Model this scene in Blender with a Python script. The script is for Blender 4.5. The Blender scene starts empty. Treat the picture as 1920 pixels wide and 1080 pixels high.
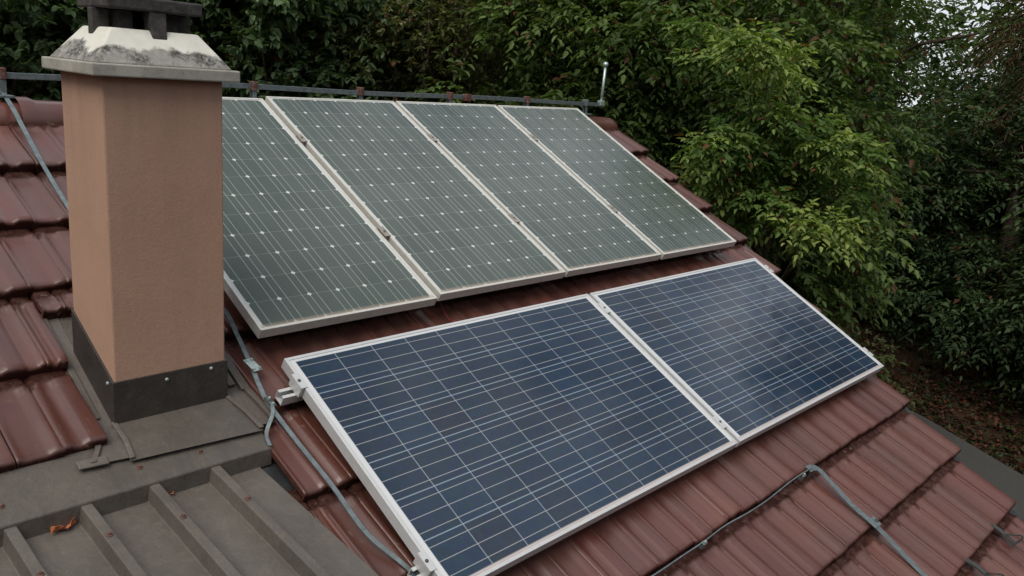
import bpy, bmesh, math, random
import numpy as np
from mathutils import Vector, Matrix
rad = math.radians
scn = bpy.context.scene
COL = scn.collection

# ------------------------------------------------------------------ camera
cam = bpy.data.cameras.new('camera')
camo = bpy.data.objects.new('camera', cam)
COL.objects.link(camo)
Rx, Ry, Rz = (0.68747, -0.72214, 0.07679), (-0.12872, -0.22524, -0.96576), (0.71472, 0.65404, -0.2478)
Mx = Matrix(((Rx[0], -Ry[0], -Rz[0]), (Rx[1], -Ry[1], -Rz[1]), (Rx[2], -Ry[2], -Rz[2]))).to_4x4()
Mx.translation = Vector((-1.47730, -2.37082, 0.99697))
camo.matrix_world = Mx
cam.sensor_width = 36
cam.lens = 29.574
cam.clip_start = 0.05
cam.clip_end = 500
scn.camera = camo

# ------------------------------------------------------------------ world, sun, exposure
SUN_EL, SUN_AZ = rad(56), rad(201)          # the sun's side of the overcast sky (direction measured from +x)
w = bpy.data.worlds.new('World')
scn.world = w
w.use_nodes = True
wn, wl = w.node_tree.nodes, w.node_tree.links
wn.clear()
sky = wn.new('ShaderNodeTexSky'); sky.sky_type = 'NISHITA'; sky.sun_disc = False
sky.sun_elevation = SUN_EL; sky.sun_rotation = rad(90) - SUN_AZ
sky.air_density = 1.0; sky.dust_density = 3.0; sky.ozone_density = 1.0
tcw = wn.new('ShaderNodeTexCoord')
nzw = wn.new('ShaderNodeTexNoise'); nzw.inputs['Scale'].default_value = 3.6; nzw.inputs['Detail'].default_value = 6; nzw.inputs['Roughness'].default_value = .55
wl.new(tcw.outputs['Generated'], nzw.inputs['Vector'])
crw = wn.new('ShaderNodeValToRGB')
crw.color_ramp.elements[0].position = .40; crw.color_ramp.elements[0].color = (1.9, 2.1, 2.35, 1)
crw.color_ramp.elements[1].position = .60; crw.color_ramp.elements[1].color = (5.8, 6.0, 6.2, 1)
wl.new(nzw.outputs['Fac'], crw.inputs['Fac'])
mxw = wn.new('ShaderNodeMix'); mxw.data_type = 'RGBA'; mxw.inputs[0].default_value = .82
wl.new(sky.outputs['Color'], mxw.inputs[6]); wl.new(crw.outputs['Color'], mxw.inputs[7])
bgw = wn.new('ShaderNodeBackground'); bgw.inputs['Strength'].default_value = .1
wl.new(mxw.outputs[2], bgw.inputs['Color'])
wow = wn.new('ShaderNodeOutputWorld'); wl.new(bgw.outputs['Background'], wow.inputs['Surface'])
sl = bpy.data.lights.new('sun', 'SUN'); sl.energy = 1.3; sl.angle = rad(40); sl.color = (1, .94, .85)
slo = bpy.data.objects.new('sun', sl); COL.objects.link(slo)
sd = Vector((math.cos(SUN_EL) * math.cos(SUN_AZ), math.cos(SUN_EL) * math.sin(SUN_AZ), math.sin(SUN_EL)))
slo.rotation_euler = sd.to_track_quat('Z', 'Y').to_euler()
scn.view_settings.view_transform = 'Standard'
scn.view_settings.look = 'None'
scn.view_settings.gamma = 1
scn.view_settings.use_curve_mapping = False
scn.view_settings.exposure = 0.90

# ------------------------------------------------------------------ roof frame: u along the ridge, v up the slope, n outwards
TH = 0.4721
CT, ST = math.cos(TH), math.sin(TH)
def W(u, v, n=0.0):
    return Vector((u, v * CT - n * ST, v * ST + n * CT))
ROOFM = Matrix(((1, 0, 0), (0, CT, -ST), (0, ST, CT)))

# ------------------------------------------------------------------ helpers
def tag(o, label=None, cat=None, group=None, kind=None):
    if label: o['label'] = label
    if cat: o['category'] = cat
    if group: o['group'] = group
    if kind: o['kind'] = kind
    return o
def empty(name, loc=(0, 0, 0), parent=None):
    o = bpy.data.objects.new(name, None); o.empty_display_size = .1
    COL.objects.link(o)
    o.location = loc
    if parent: o.parent = parent
    return o
def link(name, me, mat, parent=None, smooth=False):
    if mat and not len(me.materials): me.materials.append(mat)
    o = bpy.data.objects.new(name, me); COL.objects.link(o)
    if smooth:
        me.polygons.foreach_set('use_smooth', [True] * len(me.polygons))
    if parent:
        o.parent = parent
        o.matrix_parent_inverse = PW(parent).inverted()
    return o
def PW(o):
    m = Matrix.Translation(o.location) @ o.rotation_euler.to_matrix().to_4x4()
    m = m @ Matrix.Diagonal((*o.scale, 1))
    if o.parent: return PW(o.parent) @ o.matrix_parent_inverse @ m
    return m
class MB:
    """collects verts/faces in world space"""
    def __init__(s): s.v = []; s.f = []
    def add(s, vs, fs):
        b = len(s.v); s.v += [Vector(x) for x in vs]; s.f += [[b + i for i in f] for f in fs]; return s
    def box(s, lo, hi, fn=None):
        x0, y0, z0 = lo; x1, y1, z1 = hi
        vs = [(x0, y0, z0), (x1, y0, z0), (x1, y1, z0), (x0, y1, z0), (x0, y0, z1), (x1, y0, z1), (x1, y1, z1), (x0, y1, z1)]
        if fn: vs = [fn(*q) for q in vs]
        return s.add(vs, [(0, 3, 2, 1), (4, 5, 6, 7), (0, 1, 5, 4), (1, 2, 6, 5), (2, 3, 7, 6), (3, 0, 4, 7)])
    def hexa(s, vs):
        return s.add(vs, [(0, 3, 2, 1), (4, 5, 6, 7), (0, 1, 5, 4), (1, 2, 6, 5), (2, 3, 7, 6), (3, 0, 4, 7)])
    def tube(s, pts, r, n=10, cap=True):
        pts = [Vector(q) for q in pts]; R = r if isinstance(r, (list, tuple)) else [r] * len(pts)
        rings = []; prev = None
        for i, q in enumerate(pts):
            t = (pts[min(i + 1, len(pts) - 1)] - pts[max(i - 1, 0)])
            if t.length < 1e-9: t = Vector((0, 0, 1))
            t.normalize()
            a = prev if prev else (Vector((0, 0, 1)) if abs(t.z) < .9 else Vector((1, 0, 0)))
            a = (a - t * a.dot(t)).normalized(); prev = a; b = t.cross(a)
            rings.append([q + (a * math.cos(k * 2 * math.pi / n) + b * math.sin(k * 2 * math.pi / n)) * R[i] for k in range(n)])
        b0 = len(s.v)
        for rg in rings: s.v += rg
        for i in range(len(rings) - 1):
            for k in range(n):
                k2 = (k + 1) % n
                s.f.append([b0 + i * n + k, b0 + i * n + k2, b0 + (i + 1) * n + k2, b0 + (i + 1) * n + k])
        if cap:
            s.f.append([b0 + k for k in range(n)][::-1]); s.f.append([b0 + (len(rings) - 1) * n + k for k in range(n)])
        return s
    def strip(s, pts, wv, nv, wid, th):
        """flat bar along pts; wv / nv width and thickness directions (single or per point)"""
        N = len(pts)
        b0 = len(s.v)
        for i, q in enumerate(pts):
            q = Vector(q); a = Vector(wv[i] if isinstance(wv, list) else wv).normalized(); c = Vector(nv[i] if isinstance(nv, list) else nv).normalized()
            s.v += [q - a * wid / 2, q + a * wid / 2, q + a * wid / 2 + c * th, q - a * wid / 2 + c * th]
        for i in range(N - 1):
            o = b0 + i * 4
            for k in range(4):
                k2 = (k + 1) % 4
                s.f.append([o + k, o + 4 + k, o + 4 + k2, o + k2])
        s.f.append([b0, b0 + 1, b0 + 2, b0 + 3]); o = b0 + (N - 1) * 4; s.f.append([o + 3, o + 2, o + 1, o])
        return s
    def ball(s, c, r, nu=12, nv=8):
        c = Vector(c); b = len(s.v)
        s.v.append(c + Vector((0, 0, r)))
        for i in range(1, nv):
            for k in range(nu):
                a, t = 2 * math.pi * k / nu, math.pi * i / nv
                s.v.append(c + Vector((math.sin(t) * math.cos(a), math.sin(t) * math.sin(a), math.cos(t))) * r)
        s.v.append(c - Vector((0, 0, r))); e = len(s.v) - 1
        for k in range(nu):
            k2 = (k + 1) % nu
            s.f.append([b, b + 1 + k, b + 1 + k2])
            for i in range(nv - 2):
                s.f.append([b + 1 + i * nu + k, b + 1 + (i + 1) * nu + k, b + 1 + (i + 1) * nu + k2, b + 1 + i * nu + k2])
            s.f.append([b + 1 + (nv - 2) * nu + k, e, b + 1 + (nv - 2) * nu + k2])
        return s
    def disc(s, c, nrm, r, h, n=10):
        c = Vector(c); nrm = Vector(nrm).normalized()
        return s.tube([c, c + nrm * h * .6, c + nrm * h], [r, r * .9, r * .55], n)
    def build(s, name, mat, parent=None, smooth=False, bevel=0, sub=None, recalc=True):
        org = PW(parent).translation if parent else Vector((0, 0, 0))
        me = bpy.data.meshes.new(name)
        me.from_pydata([tuple(q - org) for q in s.v], [], s.f)
        if recalc:
            bm = bmesh.new(); bm.from_mesh(me); bmesh.ops.recalc_face_normals(bm, faces=bm.faces); bm.to_mesh(me); bm.free()
        me.materials.append(mat)
        if smooth: me.polygons.foreach_set('use_smooth', [True] * len(me.polygons))
        o = bpy.data.objects.new(name, me); COL.objects.link(o)
        if parent: o.parent = parent
        if bevel:
            m = o.modifiers.new('bevel', 'BEVEL'); m.width = bevel; m.segments = 2; m.limit_method = 'ANGLE'; m.angle_limit = rad(35)
            me.polygons.foreach_set('use_smooth', [True] * len(me.polygons)) if smooth else None
        return o
def top(name, mb, mat, label, cat, group=None, loc=None, **k):
    """a thing that is one mesh: origin moved to loc"""
    o = mb.build(name, mat, None, **k)
    if loc is not None:
        loc = Vector(loc); o.data.transform(Matrix.Translation(-loc)); o.location = loc
    return tag(o, label, cat, group)
def copy_tree(o, parent=None):
    c = o.copy(); COL.objects.link(c)
    if parent: c.parent = parent
    for ch in list(o.children): copy_tree(ch, c)
    return c

# ------------------------------------------------------------------ materials
class NT:
    def __init__(s, name):
        s.m = bpy.data.materials.new(name); s.m.use_nodes = True
        s.n = s.m.node_tree.nodes; s.l = s.m.node_tree.links
        s.b = s.n['Principled BSDF']; s.out = s.n['Material Output']
        s.tc = s.n.new('ShaderNodeTexCoord')
    def set(s, **k):
        for a, v in k.items(): s.inp(s.b, a.replace('_', ' '), v)
        return s
    def inp(s, node, key, v):
        i = node.inputs[key]
        if hasattr(v, 'is_linked') or isinstance(v, bpy.types.NodeSocket): s.l.new(v, i)
        elif isinstance(v, (tuple, list)) and len(v) == 3 and i.type == 'RGBA': i.default_value = (*v, 1)
        else: i.default_value = v
    def noise(s, scale, detail=4, rough=.55, vec=None, stretch=None, dist=0):
        nd = s.n.new('ShaderNodeTexNoise'); nd.inputs['Scale'].default_value = scale; nd.inputs['Detail'].default_value = detail
        nd.inputs['Roughness'].default_value = rough; nd.inputs['Distortion'].default_value = dist
        v = vec or s.tc.outputs['Object']
        if stretch:
            mp = s.n.new('ShaderNodeMapping'); mp.inputs['Scale'].default_value = stretch; s.l.new(v, mp.inputs['Vector']); v = mp.outputs['Vector']
        s.l.new(v, nd.inputs['Vector']); return nd.outputs['Fac']
    def ramp(s, fac, stops, interp='LINEAR'):
        r = s.n.new('ShaderNodeValToRGB'); cr = r.color_ramp; cr.interpolation = interp
        while len(cr.elements) < len(stops): cr.elements.new(.5)
        for e, (p, c) in zip(cr.elements, stops):
            e.position = p; e.color = (*c, 1) if not isinstance(c, (int, float)) else (c, c, c, 1)
        s.l.new(fac, r.inputs['Fac']); return r.outputs['Color']
    def mix(s, fac, a, b, mode='MIX'):
        m = s.n.new('ShaderNodeMix'); m.data_type = 'RGBA'; m.blend_type = mode
        s.inp(m, 0, fac)
        for k, v in ((6, a), (7, b)):
            if isinstance(v, (tuple, list)): m.inputs[k].default_value = (*v[:3], 1)
            else: s.l.new(v, m.inputs[k])
        return m.outputs[2]
    def math(s, op, a, b=None, c=None, clamp=False):
        m = s.n.new('ShaderNodeMath'); m.operation = op; m.use_clamp = clamp
        for i, v in enumerate((a, b, c)):
            if v is None: continue
            s.inp(m, i, v)
        return m.outputs[0]
    def sep(s, vec=None):
        x = s.n.new('ShaderNodeSeparateXYZ'); s.l.new(vec or s.tc.outputs['Object'], x.inputs[0]); return x.outputs
    def attr(s, name):
        a = s.n.new('ShaderNodeAttribute'); a.attribute_name = name; return a.outputs['Fac']
    def bump(s, h, strength=.3, dist=.01):
        b = s.n.new('ShaderNodeBump'); b.inputs['Strength'].default_value = strength; b.inputs['Distance'].default_value = dist
        s.l.new(h, b.inputs['Height']); s.l.new(b.outputs['Normal'], s.b.inputs['Normal']); return s

def m_tile():
    t = NT('glazed_clay_tile')
    r = t.attr('rnd')
    big = t.noise(2.2, 5, .6); fine = t.noise(60, 3, .6); streak = t.noise(14, 4, .6, stretch=(1.6, .25, .25))
    c = t.ramp(r, [(0, (.068, .019, .013)), (.35, (.100, .029, .020)), (.6, (.112, .036, .025)), (.8, (.132, .043, .029)), (1, (.080, .028, .023))])
    c = t.mix(t.ramp(streak, [(.35, 0), (.75, .5)]), c, (.120, .052, .040))
    c = t.mix(t.ramp(big, [(.42, 0), (.66, .6)]), c, (.075, .038, .030))
    # moss and grime, plus lap shadow painted into the colour, at tile heads and laps
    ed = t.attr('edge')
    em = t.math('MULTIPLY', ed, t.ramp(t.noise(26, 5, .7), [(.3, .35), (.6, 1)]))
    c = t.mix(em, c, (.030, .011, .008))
    sp = t.ramp(t.noise(190, 2, .5), [(.70, 0), (.76, .55)])
    c = t.mix(sp, c, (.26, .17, .12))
    lich = t.math('MULTIPLY', t.ramp(t.noise(38, 5, .75), [(.60, 0), (.66, 1)]), t.ramp(t.noise(3.1, 3, .5), [(.44, 0), (.58, 1)]))
    c = t.mix(t.math('MULTIPLY', lich, .45), c, (.20, .17, .13))
    clean = t.math('SUBTRACT', 1, t.math('MAXIMUM', em, lich), clamp=True)
    ro = t.math('ADD', t.ramp(t.mix(.5, big, streak), [(.3, .26), (.7, .46)]), t.math('MULTIPLY', t.math('SUBTRACT', 1, clean), .35))
    t.set(Base_Color=c, Roughness=ro, Specular_IOR_Level=t.math('MULTIPLY_ADD', clean, .45, .08), Coat_Weight=t.math('MULTIPLY', clean, .30), Coat_Roughness=.30)
    t.bump(t.mix(.5, fine, streak), .12, .003)
    return t.m
def m_plaster():
    t = NT('orange_beige_render')
    n1 = t.noise(2.5, 5, .6); n2 = t.noise(170, 4, .7); n3 = t.noise(45, 4, .6, stretch=(1, 1, .6))
    c = t.ramp(n1, [(.3, (.37, .228, .160)), (.7, (.43, .270, .192))])
    c = t.mix(t.ramp(t.noise(9, 5, .7, stretch=(1, 1, .3)), [(.55, 0), (.8, .35)]), c, (.29, .17, .115))
    c = t.mix(t.ramp(n2, [(.30, .55), (.42, 0)]), c, (.22, .14, .10))
    c = t.mix(t.ramp(t.noise(5, 6, .7, stretch=(2.6, 2.6, .35)), [(.50, 0), (.72, .30)]), c, (.30, .215, .16))
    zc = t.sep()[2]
    cap_shade = t.math('MULTIPLY', t.ramp(t.noise(16, 5, .65, stretch=(1, 1, .06)), [(.45, 0), (.66, 1)]), t.ramp(zc, [(.45, 0), (.90, .22)]))  # streaks paint the shadow below the cap into the colour, strongest at the top
    c = t.mix(cap_shade, c, (.17, .125, .10))
    crk = t.n.new('ShaderNodeTexVoronoi'); crk.feature = 'DISTANCE_TO_EDGE'; crk.inputs['Scale'].default_value = 4.5
    wv_ = t.n.new('ShaderNodeVectorMath'); wv_.operation = 'ADD'; nn_ = t.n.new('ShaderNodeTexNoise'); nn_.inputs['Scale'].default_value = 9; nn_.inputs['Detail'].default_value = 5
    t.l.new(t.tc.outputs['Object'], nn_.inputs['Vector']); t.l.new(t.tc.outputs['Object'], wv_.inputs[0]); t.l.new(nn_.outputs['Color'], wv_.inputs[1]); t.l.new(wv_.outputs[0], crk.inputs['Vector'])
    hair = t.math('MULTIPLY', t.math('LESS_THAN', crk.outputs['Distance'], .006), t.ramp(t.noise(3.3, 2, .5), [(.55, 0), (.6, .35)]))
    c = t.mix(hair, c, (.14, .09, .07))
    t.set(Base_Color=c, Roughness=.9, Specular_IOR_Level=.2)
    t.bump(t.mix(.5, n2, n3), .40, .005)
    return t.m
def m_concrete(z0, z1):
    """pale cast cap; black lichen grows in a ragged belt above its overhanging slab"""
    t = NT('cast_cap_concrete')
    z = t.sep()[2]
    n = t.noise(14, 6, .7); f = t.noise(75, 5, .75); bl = t.noise(6, 3, .5)
    base = t.ramp(t.noise(20, 4, .6), [(.3, (.58, .57, .50)), (.7, (.68, .67, .60))])
    # belt mask
    zz = t.math('ADD', z, t.math('MULTIPLY', t.math('SUBTRACT', n, .5), .07))
    zz = t.math('ADD', zz, t.math('MULTIPLY', t.math('SUBTRACT', bl, .5), .10))
    m = t.math('SUBTRACT', 1, t.math('DIVIDE', t.math('SUBTRACT', zz, z0), z1 - z0), clamp=True)
    m = t.ramp(m, [(.30, 0), (.44, 1)])
    lich = t.ramp(f, [(.36, (.040, .037, .035)), (.50, (.12, .115, .105)), (.64, (.36, .36, .33))])
    lich = t.mix(t.ramp(t.noise(16, 4, .6), [(.48, 0), (.62, .75)]), lich, (.32, .31, .28))
    lich = t.mix(t.ramp(t.math('SUBTRACT', z, .937), [(0, .6), (.014, 0)]), lich, (.30, .29, .26))
    c = t.mix(m, base, lich)
    return t, c, z, f
def m_cap():
    t, c, z, f = m_concrete(.940, 1.010)
    t.set(Base_Color=c, Roughness=.9, Specular_IOR_Level=.2); t.bump(f, .4, .004); return t.m
def m_slab():
    t = NT('weathered_concrete_slab'); f = t.noise(60, 5, .7); n = t.noise(11, 5, .6)
    c = t.ramp(n, [(.3, (.26, .25, .215)), (.62, (.38, .37, .32))])
    c = t.mix(t.ramp(f, [(.55, 0), (.7, .5)]), c, (.13, .125, .11))
    t.set(Base_Color=c, Roughness=.9, Specular_IOR_Level=.2); t.bump(f, .35, .003); return t.m
def m_soot():
    t = NT('sooty_dark_concrete'); f = t.noise(45, 5, .7)
    t.set(Base_Color=t.ramp(f, [(.3, (.028, .026, .025)), (.7, (.085, .08, .075))]), Roughness=.9, Specular_IOR_Level=.2); t.bump(f, .5, .005); return t.m
def m_sheet(name, a, b, rough=.5, metal=.0, spots=.25):
    t = NT(name); n = t.noise(3.5, 6, .62); f = t.noise(55, 5, .65); s = t.noise(18, 4, .6)
    c = t.ramp(n, [(.3, a), (.7, b)])
    c = t.mix(t.ramp(s, [(.55, 0), (.8, spots)]), c, (.16, .125, .095))
    c = t.mix(t.ramp(t.noise(120, 2, .5), [(.68, 0), (.74, .5)]), c, (.03, .026, .022))
    wm = t.noise(7, 6, .75, dist=1.5); ring = t.math('LESS_THAN', t.math('ABSOLUTE', t.math('SUBTRACT', wm, .53)), .012)
    c = t.mix(t.math('MULTIPLY', ring, .22), c, tuple(min(1, x * 1.7) for x in b))
    c = t.mix(t.ramp(t.noise(5, 6, .7, stretch=(3, .5, .5)), [(.5, 0), (.72, .40)]), c, tuple(x * .55 for x in a))
    c = t.mix(t.ramp(t.noise(30, 3, .6), [(.74, 0), (.78, .5)]), c, (.055, .038, .026))
    t.set(Base_Color=c, Roughness=t.ramp(s, [(.3, rough - .1), (.7, rough + .15)]), Metallic=metal, Specular_IOR_Level=.45)
    t.bump(t.mix(.5, n, f), .35, .012); return t.m
def m_plain(name, col, rough=.5, metal=0, var=.25, scale=30, bump=.0, spec=.5):
    t = NT(name); n = t.noise(scale, 4, .6)
    c = t.ramp(n, [(.3, tuple(x * (1 - var) for x in col)), (.7, tuple(min(1, x * (1 + var)) for x in col))])
    t.set(Base_Color=c, Roughness=rough, Metallic=metal, Specular_IOR_Level=spec)
    if bump: t.bump(n, bump, .003)
    return t.m
def m_rust():
    t = NT('rusty_galvanised'); n = t.noise(60, 4, .6)
    t.set(Base_Color=t.ramp(n, [(.40, (.07, .026, .018)), (.52, (.13, .042, .028)), (.62, (.12, .10, .09))]), Roughness=.8); return t.m
def m_frame(name, col, dirt):
    t = NT(name); n = t.noise(35, 5, .65); f = t.noise(160, 3, .6)
    c = t.mix(t.ramp(n, [(.45, 0), (.75, dirt)]), col, (.30, .26, .21))
    c = t.mix(t.ramp(f, [(.66, 0), (.72, .5 * dirt + .1)]), c, (.16, .13, .10))
    t.set(Base_Color=c, Roughness=.42, Metallic=.25, Specular_IOR_Level=.5); t.bump(f, .06, .001); return t.m
def line_mask(t, x, pitch, off, half):
    """1 on lines at off + k*pitch, of half width half"""
    a = t.math('DIVIDE', t.math('SUBTRACT', x, off), pitch)
    a = t.math('FRACT', t.math('ADD', a, 1000.5))
    a = t.math('MULTIPLY', t.math('ABSOLUTE', t.math('SUBTRACT', a, .5)), pitch)
    return t.math('LESS_THAN', a, half), a
def cell_id(t, x, y, px, py, ox, oy):
    v = t.n.new('ShaderNodeCombineXYZ')
    t.l.new(t.math('FLOOR', t.math('DIVIDE', t.math('SUBTRACT', x, ox), px)), v.inputs[0])
    t.l.new(t.math('FLOOR', t.math('DIVIDE', t.math('SUBTRACT', y, oy), py)), v.inputs[1])
    oi = t.n.new('ShaderNodeObjectInfo'); t.l.new(oi.outputs['Random'], v.inputs[2])
    wn_ = t.n.new('ShaderNodeTexWhiteNoise'); t.l.new(v.outputs[0], wn_.inputs['Vector']); return wn_.outputs['Value']
def m_poly():
    """blue polycrystalline cells, object x along the ridge, y up the slope, origin at lower left corner of the glass"""
    t = NT('polycrystalline_cells'); X, Y, Z = t.sep()
    PX, PY, OX, OY = .15860, .15680, .020, .0095
    cols, cr = (.030, .052, .092), (.034, .066, .120)
    rid = cell_id(t, X, Y, PX, PY, OX, OY)
    c = t.ramp(rid, [(0, (.008, .022, .048)), (.4, (.009, .026, .054)), (.75, (.008, .030, .064)), (1, (.013, .022, .042))])
    vo = t.n.new('ShaderNodeTexVoronoi'); vo.inputs['Scale'].default_value = 55; t.l.new(t.tc.outputs['Object'], vo.inputs['Vector'])
    c = t.mix(.28, c, t.mix(1, c, vo.outputs['Color'], 'MULTIPLY'))
    c = t.mix(t.ramp(t.noise(1.3, 4, .6), [(.45, 0), (.75, .5)]), c, (.024, .028, .036))
    g1, _ = line_mask(t, X, PX, OX, .0016); g2, _ = line_mask(t, Y, PY, OY, .0019)
    bb = None
    for k in (1 / 6, .5, 5 / 6):
        b, _ = line_mask(t, Y, PY, OY + k * PY, .0013)
        bb = b if bb is None else t.math('MAXIMUM', bb, b)
    c = t.mix(t.math('MULTIPLY', bb, .60), c, (.42, .42, .41))
    c = t.mix(t.math('MULTIPLY', g1, .62), c, (.34, .39, .43))
    c = t.mix(t.math('MULTIPLY', g2, .62), c, (.30, .37, .43))
    # white backsheet around the cells
    a = t.math('MAXIMUM', t.math('LESS_THAN', X, OX), t.math('GREATER_THAN', X, OX + 10 * PX))
    b = t.math('MAXIMUM', t.math('LESS_THAN', Y, OY - .001), t.math('GREATER_THAN', Y, OY + 6 * PY))
    c = t.mix(t.math('MAXIMUM', a, b), c, (.55, .56, .56))
    # washed down dirt along the bottom edge
    d = t.math('MULTIPLY', t.math('SUBTRACT', 1, t.math('DIVIDE', Y, .014), clamp=True), t.ramp(t.noise(30, 4, .7, stretch=(.4, 4, 1)), [(.2, .3), (.5, 1)]))
    c = t.mix(d, c, (.36, .24, .19))
    film = t.ramp(t.noise(3, 5, .65), [(.3, .0), (.8, .06)])
    c = t.mix(film, c, (.20, .20, .20))
    t.set(Base_Color=c, Roughness=.08, Specular_IOR_Level=.38)
    return t.m
def m_mono():
    t = NT('monocrystalline_cells'); X, Y, Z = t.sep()
    PX, PY, OX, OY = .12700, .12560, .011, .0045
    rid = cell_id(t, X, Y, PX, PY, OX, OY)
    c = t.ramp(rid, [(0, (.030, .046, .037)), (.5, (.036, .053, .042)), (1, (.043, .060, .050))])
    g1, ax = line_mask(t, X, PX, OX, .0014); g2, ay = line_mask(t, Y, PY, OY, .0009)
    bb = None
    for k in (.25, .75):
        b, _ = line_mask(t, X, PX, OX + k * PX, .0012)
        bb = b if bb is None else t.math('MAXIMUM', bb, b)
    c = t.mix(t.math('MULTIPLY', bb, .75), c, (.40, .395, .37))
    c = t.mix(t.math('MULTIPLY', g1, .55), c, (.42, .46, .44))
    c = t.mix(t.math('MULTIPLY', g2, .35), c, (.40, .43, .40))
    dia = t.math('LESS_THAN', t.math('ADD', ax, ay), .0102)
    c = t.mix(t.math('MULTIPLY', dia, .9), c, (.62, .65, .62))
    a = t.math('MAXIMUM', t.math('LESS_THAN', X, OX), t.math('GREATER_THAN', X, OX + 6 * PX))
    b = t.math('MAXIMUM', t.math('LESS_THAN', Y, OY - .001), t.math('GREATER_THAN', Y, OY + 12 * PY))
    c = t.mix(t.math('MAXIMUM', a, b), c, (.55, .56, .53))
    d = t.math('MULTIPLY', t.math('SUBTRACT', 1, t.math('DIVIDE', Y, .022), clamp=True), t.ramp(t.noise(28, 4, .7, stretch=(.4, 4, 1)), [(.2, .4), (.5, 1)]))
    c = t.mix(d, c, (.34, .26, .20))
    film = t.ramp(t.noise(2.2, 6, .68, stretch=(1.6, .5, 1)), [(.3, .06), (.8, .26)])
    c = t.mix(film, c, (.165, .20, .165))
    t.set(Base_Color=c, Roughness=.15, Specular_IOR_Level=.55)
    return t.m
def m_leaf(name, stops, brown=(.10, .035, .02), bf=.05, trans=.30, rough=.5):
    t = NT(name)
    r = t.attr('rnd'); q = t.attr('rnd2')
    c = t.ramp(r, stops)
    c = t.mix(t.math('GREATER_THAN', q, 1 - bf), c, brown)
    c = t.mix(.35, c, t.mix(1, c, t.ramp(q, [(0, .45), (1, 1.5)]), 'MULTIPLY'))
    t.set(Base_Color=c, Roughness=.62, Specular_IOR_Level=.22)
    tr = t.n.new('ShaderNodeBsdfTranslucent'); t.l.new(t.mix(1, c, (1.25, 1.45, .6), 'MULTIPLY'), tr.inputs['Color'])
    ms = t.n.new('ShaderNodeMixShader'); ms.inputs[0].default_value = trans
    t.l.new(t.b.outputs[0], ms.inputs[1]); t.l.new(tr.outputs[0], ms.inputs[2]); t.l.new(ms.outputs[0], t.out.inputs['Surface'])
    return t.m
def m_ground(name, stops, scale=1.2, bump=.5):
    t = NT(name); n = t.noise(scale, 8, .7); f = t.noise(scale * 14, 6, .7)
    t.set(Base_Color=t.ramp(t.mix(.5, n, f), stops), Roughness=.95, Specular_IOR_Level=.15); t.bump(f, bump, .08); return t.m

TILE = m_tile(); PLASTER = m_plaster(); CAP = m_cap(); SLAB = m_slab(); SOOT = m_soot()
BROWNSHEET = m_sheet('brown_flashing_sheet', (.080, .066, .056), (.115, .098, .084), .5)
DARKSHEET = m_sheet('dark_brown_upstand', (.030, .024, .021), (.042, .034, .029), .55, spots=.12)
GREYSHEET = m_sheet('grey_brown_coated_sheet', (.066, .057, .047), (.094, .081, .067), .5)
RIBM = m_sheet('trapezoid_sheet', (.076, .066, .056), (.108, .095, .080), .55)
GALV = m_plain('weathered_galvanised_steel', (.17, .205, .21), .45, .5, .3, 40, .1)
BRIGHT = m_plain('bright_zinc', (.42, .50, .48), .38, .6, .2, 60)
ALU = m_frame('bare_aluminium_frame', (.54, .55, .55), .2)
OLDFRAME = m_frame('aged_pale_frame', (.58, .57, .52), .35)
CLAMPM = m_plain('weathered_clamp_metal', (.26, .235, .205), .6, .2, .3, 60)
RUST = m_rust(); RUSTSCREW = m_plain('rust_red_screw', (.10, .045, .034), .7, 0, .4, 90)
BOLT = m_plain('dull_steel_bolt', (.12, .12, .12), .4, .7, .3, 80)
DARKPLASTIC = m_plain('dark_verge_strip', (.018, .020, .022), .6, 0, .4, 20)
REDCABLE = m_plain('red_cable_sheath', (.20, .025, .02), .5)
HOOKM = m_plain('dark_galvanised_hook', (.07, .075, .07), .5, .5, .3, 60)
WALLM = m_plain('cream_house_render', (.48, .42, .32), .9, 0, .08, 6, .2, .2)
WOOD = m_plain('dark_brown_timber', (.06, .035, .022), .7, 0, .3, 12)
DRYLEAF = m_plain('dry_orange_leaf', (.36, .11, .045), .6, 0, .4, 70)
BARK = m_plain('grey_brown_bark', (.075, .055, .042), .95, 0, .5, 14, .8, .1)
POLY = m_poly(); MONO = m_mono()

# ------------------------------------------------------------------ ground, road, hillside
def terrain_z(x, y):
    """ground level: yard, road cut, then a wooded bank rising away"""
    s = (x - 15.5) * .73 - (y - 1.3) * -.68      # distance across the road direction
    s = (x * .682 + y * -.731)                     # along road coordinate (unused in height)
    d = math.hypot(x + 1.5, y + 2.4)
    h = -5.0
    if d > 21: h += (d - 21) ** 1.25 * .34
    h += .12 * math.sin(x * .7) * math.cos(y * .6)
    azm = math.degrees(math.atan2(y + 2.4, x + 1.5))
    gap = math.exp(-((azm - 17.2) / 5.5) ** 2)
    return min(h, 13 - 14.5 * gap) if d > 21 else h
def grid_mesh(name, x0, x1, y0, y1, n, fn, mat):
    xs = np.linspace(x0, x1, n); ys = np.linspace(y0, y1, n)
    vs = [(x, y, fn(x, y)) for y in ys for x in xs]
    fs = [(j * n + i, j * n + i + 1, (j + 1) * n + i + 1, (j + 1) * n + i) for j in range(n - 1) for i in range(n - 1)]
    me = bpy.data.meshes.new(name); me.from_pydata(vs, [], fs)
    return link(name, me, mat, smooth=True)
GROUND = m_ground('leaf_litter_soil', [(.3, (.020, .014, .009)), (.5, (.042, .025, .015)), (.62, (.072, .036, .021)), (.8, (.030, .036, .015))], 1.6)
tag(grid_mesh('ground', -110, 110, -110, 110, 180, terrain_z, GROUND), kind='structure')
ROADM = m_ground('worn_asphalt', [(.3, (.060, .060, .056)), (.7, (.085, .083, .076))], 2.5, .2)
rb = MB()
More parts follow.
